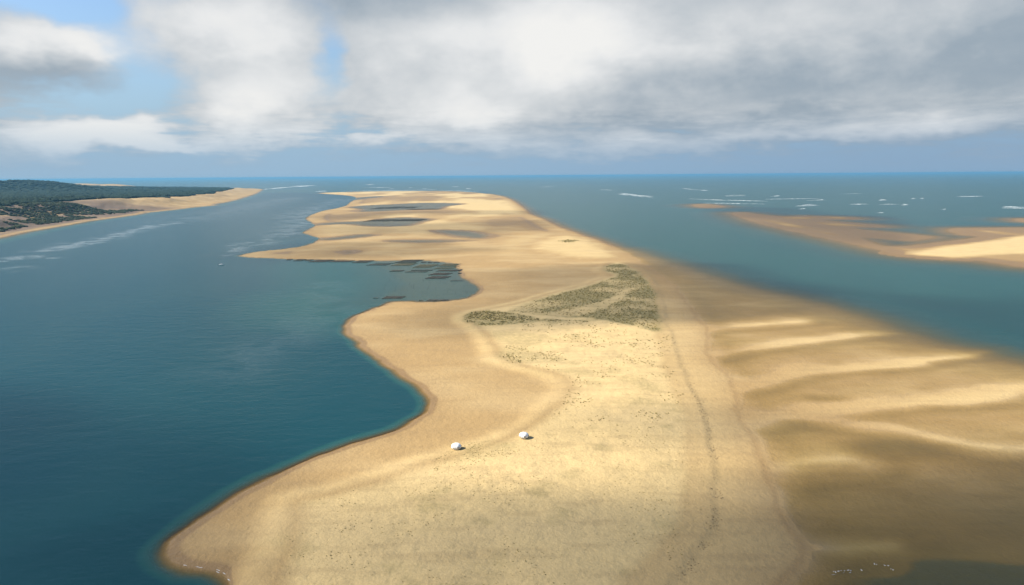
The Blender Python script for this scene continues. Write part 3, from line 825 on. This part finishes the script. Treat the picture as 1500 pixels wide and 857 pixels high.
# ------------------------------------------------------------------ white shell huts on the dune
m_white = simple_mat('white_shell', (.78, .77, .74), (.84, .83, .80), 1.5, .35, .5)
m_pane = simple_mat('dark_pane', (.015, .018, .022), (.03, .035, .04), 2.0, .15, .5)
m_leg = simple_mat('weathered_timber', (.10, .075, .05), (.18, .14, .10), 3.0, .85, .2)
def shell_hut(px, py, rz, label):
    x, y = gp(px, py, 2.0); z = float(terrain(np.array([x]), np.array([y]))[0][0])
    x, y = gp(px, py, z); z = float(terrain(np.array([x]), np.array([y]))[0][0])
    root = empty('shell_hut', (x, y, z - .05), rz)
    root.scale = (.93,) * 3
    prof = [(1.55, .30), (2.05, .50), (2.38, .95), (2.45, 1.45), (2.25, 2.0), (1.75, 2.5), (1.0, 2.80), (.35, 2.90)]
    def rad(r, th):
        u = (th % (math.pi / 3)) / (math.pi / 3)
        return r * (1 - .055 * abs(2 * u - 1) ** 3)
    nseg = 6
    for k in range(6):
        vs = []; fs = []
        for r0, z0 in prof:
            for i in range(nseg + 1):
                th = (k + .012 + (i / nseg) * .976) * math.pi / 3
                rr = rad(r0, th); vs.append((rr * math.cos(th), rr * math.sin(th), z0))
        for a_ in range(len(prof) - 1):
            for i in range(nseg):
                b_ = a_ * (nseg + 1) + i; fs.append((b_, b_ + 1, b_ + nseg + 2, b_ + nseg + 1))
        sh = mesh_obj('shell_panel', vs, fs, m_white, root, True)
        # a rounded window or door set in each shell
        tc = (k + .5) * math.pi / 3
        door = k == 1
        w2, za, zb = (.36, .42, 2.0) if door else (.52, 1.05, 1.85)
        pv = []; n_ = 12
        for i in range(n_):
            t = 2 * math.pi * i / n_
            sx = math.copysign(abs(math.cos(t)) ** .6, math.cos(t)) * w2; sz = (za + zb) / 2 + math.copysign(abs(math.sin(t)) ** .6, math.sin(t)) * (zb - za) / 2
            rr = float(np.interp(sz, [p[1] for p in prof], [p[0] for p in prof])) + .03
            pv.append((rr * math.cos(tc) - sx * math.sin(tc), rr * math.sin(tc) + sx * math.cos(tc), sz))
        inner = [(v[0] * .985, v[1] * .985, v[2]) for v in pv]
        mesh_obj('door' if door else 'window', pv + inner, [tuple(range(n_))] + [(i, (i + 1) % n_, n_ + (i + 1) % n_, n_ + i) for i in range(n_)], m_white if door else m_pane, sh)
        th = (k + .5) * math.pi / 3
        lx, ly = 1.5 * math.cos(th), 1.5 * math.sin(th)
        bx = [(lx + sx * .09, ly + sy * .09, zz) for zz in (-.3, .42) for sx, sy in ((-1, -1), (1, -1), (1, 1), (-1, 1))]
        mesh_obj('leg', bx, [(0, 3, 2, 1), (4, 5, 6, 7), (0, 1, 5, 4), (1, 2, 6, 5), (2, 3, 7, 6), (3, 0, 4, 7)], m_leg, root)
    cap = [(0, 0, 3.02)] + [(.42 * math.cos(i * math.pi / 6), .42 * math.sin(i * math.pi / 6), 2.87) for i in range(12)]
    mesh_obj('roof_cap', cap, [(0, 1 + i, 1 + (i + 1) % 12) for i in range(12)], m_white, root, True)
    fl = [(1.56 * math.cos(i * math.pi / 9), 1.56 * math.sin(i * math.pi / 9), zz) for zz in (.24, .34) for i in range(18)]
    mesh_obj('floor', fl, [tuple(range(17, -1, -1)), tuple(range(18, 36))] + [(i, (i + 1) % 18, 18 + (i + 1) % 18, 18 + i) for i in range(18)], m_white, root)
    return tag(root, label, 'hut', 'white huts on the dune')
shell_hut(668.5, 657.5, .5, 'rounded white hut on the sand nearer the left bay')
shell_hut(767.5, 641.5, .2, 'rounded white hut farther inland, right of the other hut')

# ------------------------------------------------------------------ oyster beds
m_rack = simple_mat('oyster_bags', (.030, .028, .024), (.085, .075, .055), .9, .8, .3)
m_rackg = simple_mat('oyster_bags_weedy', (.060, .066, .036), (.125, .11, .07), .9, .85, .3)
m_post = simple_mat('oyster_stake', (.03, .025, .02), (.06, .05, .04), 2.0, .8, .3)
def rack_row(L, seed, mat):
    rg = random.Random(seed); n = max(4, int(L / 1.6)); vs = []; fs = []
    for i in range(n + 1):
        x = -L / 2 + L * i / n; hgt = .62 + rg.uniform(-.12, .12) if i % 2 else .50
        wd = .75 + rg.uniform(-.12, .12)
        vs += [(x, -wd, -.6), (x, -wd, hgt - .12), (x, 0, hgt), (x, wd, hgt - .12), (x, wd, -.6)]
        if i:
            a = (i - 1) * 5
            fs += [(a + j, a + 5 + j, a + 6 + j, a + 1 + j) for j in range(4)]
    fs += [(4, 3, 2, 1, 0), tuple(n * 5 + j for j in range(5))]
    me = bpy.data.meshes.new('rack_row'); me.from_pydata(vs, [], [f[::-1] for f in fs]); me.update(); me.materials.append(mat)
    return me
ROWCACHE = {}
def oyster_bed(x0, x1, y0, y1, skew, label, weedy=False):
    cx, cy = (x0 + x1) / 2, (y0 + y1) / 2
    c = gp(cx, cy)
    a, b = gp(x0, cy), gp(x1, cy)
    L = abs(b[0] - a[0]); f_, n_ = gp(cx, y0), gp(cx, y1)
    D = max(1.8, f_[1] - n_[1])
    root = empty('oyster_bed', (c[0], c[1], 0))
    rows = int(min(9, max(1, D / 3.2)))
    Lq = max(4, round(L / 4) * 4)
    mat = m_rackg if weedy else m_rack
    for k in range(rows):
        if rows > 4 and random.random() < .15: continue
        key = (Lq, weedy, k % 3)
        if key not in ROWCACHE: ROWCACHE[key] = rack_row(Lq, k % 3 + Lq, mat)
        o = bpy.data.objects.new('rack_row', ROWCACHE[key]); col.objects.link(o); o.parent = root
        t = (k + .5) / rows - .5
        wide = min(2.2, D / rows * .50) / 1.5
        o.location = (t * skew * (x1 - x0) * .001 * c[1] + random.uniform(-.6, .6), t * D, random.uniform(-.12, .05)); o.scale = (L / Lq, max(wide, 1), 1)
    return tag(root, label, 'oyster bed', 'oyster beds in the bay')
BEDS = [(543, 572, 385.6, 388.8, .3, 'long dark oyster bed at the bay edge, below the wide stretch of bank beds', 0),
    (585, 615, 380.6, 384.8, .3, 'dark brown oyster bed touching the sand at the top of the bay', 0), (578, 606, 385.6, 389.2, .3, 'olive oyster bed just in front of the dark brown top bed', 1),
    (617, 624, 383.6, 385.0, .2, 'leftmost of three tiny dark oyster racks at the top of the bay', 0), (627, 633, 383.8, 385.2, .2, 'middle of three tiny dark oyster racks at the top of the bay', 0), (635, 643, 384, 385.2, .2, 'rightmost of three tiny dark oyster racks at the top of the bay', 0),
    (610, 637, 387.4, 392.2, .3, 'broad olive oyster bed in the middle of the bay cluster', 1), (645, 671, 386.6, 389.6, .3, 'brownish oyster bed by the sand at the upper right of the bay', 1),
    (640, 668, 390.4, 394, .3, 'olive oyster bed right of the broad middle bed', 1), (573, 591, 396, 397.8, .2, 'short thin dark oyster rack standing alone left of the cluster', 0),
    (599, 630, 395.4, 398.8, .3, 'dark oyster bed below the broad olive bed', 0), (641, 672, 395.4, 397.6, .2, 'thin dark oyster bed reaching towards the right bank', 0),
    (673, 676.5, 394.6, 397.4, .1, 'small black oyster rack against the right bank, upper one', 0), (671, 676.5, 399.6, 400.9, .1, 'small black oyster rack against the right bank, lower one', 0),
    (632, 659, 400, 403, .3, 'upper of two dark oyster beds nearest the open bay', 0), (627, 656, 405, 408.4, .3, 'lower of two dark oyster beds nearest the open bay', 0),
    (660, 678, 410.8, 412, .1, 'single thin oyster rack nearest the right curve of the bay', 0),
    (421, 427, 379.6, 381.2, .1, 'tiny dark oyster rack farthest left along the sand point', 0), (433, 446, 379.8, 382.4, .2, 'small dark oyster rack, second from the tip of the sand point', 0),
    (449, 457, 380.2, 382.2, .1, 'small dark oyster rack, third from the tip of the sand point', 0), (459, 484, 380.6, 384, .3, 'dark oyster bed under the middle of the sand point', 0),
    (489, 519, 380, 384, .3, 'longest dark oyster bed under the sand point', 0), (521, 543, 381.6, 385, .3, 'dark oyster bed where the sand point joins the flats', 0),
    (548, 555, 436, 437.6, .1, 'tiny dark oyster rack off the lower sand corner, leftmost of the lower row', 0), (562, 591, 434.4, 437.8, .1, 'dark ragged oyster bed by the lower sand corner of the bay', 0),
    (613, 619, 439.4, 440.8, .1, 'tiny dark oyster rack between two beds on the lower bay shore', 0), (626, 656, 438.8, 441, .1, 'thin dark oyster bed along the lower bay shore, rightmost', 0),
    (548, 566, 303.4, 306.4, .2, 'far dark oyster bed at the left end of the farthest pool', 0), (569, 590, 302.4, 305.6, .2, 'far dark oyster bed in the middle of the farthest pool', 0), (593, 612, 302.2, 305.2, .2, 'far dark oyster bed right of the middle in the farthest pool', 0),
    (600, 645, 306, 307.4, .2, 'far thin dark oyster bed along the lower edge of the farthest pool', 0), (540, 578, 321.6, 324.4, .2, 'far dark oyster bed in the left half of the second pool', 0), (582, 620, 321.2, 323.8, .2, 'far dark oyster bed in the right half of the second pool', 0)]
for b_ in BEDS: oyster_bed(*b_)
# stakes standing in the bay
vs = []
for zz, r0 in ((-1.2, .11), (1.3, .10), (1.7, .05)):
    vs += [(r0 * math.cos(i * math.pi / 3), r0 * math.sin(i * math.pi / 3), zz) for i in range(6)]
fs = [(a * 6 + i, a * 6 + (i + 1) % 6, a * 6 + 6 + (i + 1) % 6, a * 6 + 6 + i) for a in range(2) for i in range(6)] + [tuple(range(12, 18))]
st_me = None
rs_ = random.Random(5)
for k in range(34):
    px, py = rs_.uniform(560, 686), rs_.uniform(404, 430)
    if px > 660 and py < 412: continue
    if st_me is None:
        o = mesh_obj('oyster_stake', vs, fs, m_post); st_me = o.data
    else:
        o = bpy.data.objects.new('oyster_stake', st_me); col.objects.link(o)
    o.location = (*gp(px, py), 0); o.rotation_euler = (rs_.uniform(-.08, .08), rs_.uniform(-.08, .08), rs_.uniform(0, 3))
    tag(o, 'thin dark wooden stake standing in the shallow bay water', 'stake', 'stakes in the bay')

# ------------------------------------------------------------------ small boat off the sand point
def boat(px, py, rz):
    x, y = gp(px, py)
    root = empty('motor_boat', (x, y, 0), rz)
    st = [(-3.2, .95, .75, -.2), (-2, 1.1, .78, -.3), (0, 1.15, .85, -.32), (1.6, .9, .98, -.28), (2.7, .45, 1.1, -.1), (3.3, .05, 1.2, .35)]
    vs = []; fs = []
    for (xx, wd, top, keel) in st:
        vs += [(xx, -wd, top), (xx, -wd * .8, (top + keel) / 2 - .1), (xx, 0, keel), (xx, wd * .8, (top + keel) / 2 - .1), (xx, wd, top)]
    for i in range(len(st) - 1):
        a = i * 5
        fs += [(a + j, a + 5 + j, a + 6 + j, a + 1 + j) for j in range(4)]
    fs += [(0, 1, 2, 3, 4)]
    fs += [(i * 5 + 4, i * 5 + 9, i * 5 + 5, i * 5) for i in range(len(st) - 1)]
    mesh_obj('hull', vs, fs, m_white, root)
    cb = [(-.6, -.6, .8), (.9, -.6, .85), (.9, .6, .85), (-.6, .6, .8), (-.5, -.5, 1.75), (.4, -.5, 1.8), (.4, .5, 1.8), (-.5, .5, 1.75)]
    bxf = [(0, 3, 2, 1), (4, 5, 6, 7), (0, 1, 5, 4), (1, 2, 6, 5), (2, 3, 7, 6), (3, 0, 4, 7)]
    cabin = mesh_obj('cabin', cb, bxf, m_white, root)
    mesh_obj('windscreen', [(.88, -.5, 1.0), (.88, .5, 1.0), (.5, .42, 1.7), (.5, -.42, 1.7)], [(0, 1, 2, 3)], m_pane, cabin).location = (.03, 0, .02)
    en = [(v[0] * .22 - 3.4, v[1] * .35, v[2] * .55 + .2) for v in cb]
    mesh_obj('outboard_engine', en, bxf, m_post, root)
    return tag(root, 'small white motor boat on the channel off the sand point', 'boat')
boat(324, 388, .15)

# ------------------------------------------------------------------ gulls at the lower pool
m_gull = simple_mat('gull_plumage', (.78, .78, .77), (.62, .63, .65), 6.0, .8, .2)
m_beak = simple_mat('gull_beak', (.55, .32, .05), (.6, .36, .06), 6.0, .5, .4)
def gull_mesh():
    secs = [(-.30, .02, .02, .24), (-.16, .07, .06, .25), (0, .11, .10, .26), (.12, .10, .10, .29), (.19, .06, .07, .36), (.24, .055, .06, .42), (.29, .045, .045, .43), (.33, .012, .014, .42)]
    vs = []; fs = []
    for (x, w_, h_, z) in secs:
        vs += [(x, w_ * math.cos(i * math.pi / 4), z + h_ * math.sin(i * math.pi / 4)) for i in range(8)]
    for a in range(len(secs) - 1):
        fs += [(a * 8 + i, a * 8 + (i + 1) % 8, a * 8 + 8 + (i + 1) % 8, a * 8 + 8 + i)[::-1] for i in range(8)]
    fs += [tuple(range(8)), tuple(range((len(secs) - 1) * 8 + 7, (len(secs) - 1) * 8 - 1, -1))]
    return vs, fs
gv, gf = gull_mesh()
g_body = bpy.data.meshes.new('body'); g_body.from_pydata(gv, [], gf); g_body.update(); g_body.materials.append(m_gull)
bk = [(.32, -.012, .42), (.32, .012, .42), (.32, 0, .445), (.40, 0, .415)]
g_beak = bpy.data.meshes.new('beak'); g_beak.from_pydata(bk, [], [(0, 1, 2), (0, 3, 1), (1, 3, 2), (2, 3, 0)]); g_beak.update(); g_beak.materials.append(m_beak)
lg = [(dx * .012, dy * .012, z) for z in (0, .2) for dx, dy in ((-1, -1), (1, -1), (1, 1), (-1, 1))]
g_leg = bpy.data.meshes.new('leg'); g_leg.from_pydata(lg, [], [(0, 3, 2, 1), (4, 5, 6, 7), (0, 1, 5, 4), (1, 2, 6, 5), (2, 3, 7, 6), (3, 0, 4, 7)]); g_leg.update(); g_leg.materials.append(m_beak)
for k, (px, py) in enumerate([(1221, 838.5), (1224, 839.5), (1228, 838), (1232, 837), (1237, 837.2), (1242, 836.6), (1246, 837), (1281, 827.5), (1284, 828), (1296, 829.5), (1301, 829.8), (1305, 834.5), (1308, 836), (1262, 836.5)]):
    x, y = gp(px, py); z = float(height_at(x, y)[0])
    root = empty('gull', (x, y, z), rs_.uniform(0, 6.28))
    root.scale = (1.05,) * 3
    for nm_, me_, loc in (('body', g_body, (0, 0, 0)), ('beak', g_beak, (0, 0, 0)), ('leg', g_leg, (.02, .05, 0)), ('leg', g_leg, (.02, -.05, 0))):
        o = bpy.data.objects.new(nm_, me_); o.parent = root; o.location = loc; col.objects.link(o)
    tag(root, 'white gull in the left cluster on the lower right pool shore' if k < 7 else 'white gull on the brown flat above the lower right pool' if k < 11 else 'white gull at the right end of the lower right pool shore' if k < 13 else 'lone white gull on the pool shore between the two clusters', 'gull', 'gulls by the lower pool')
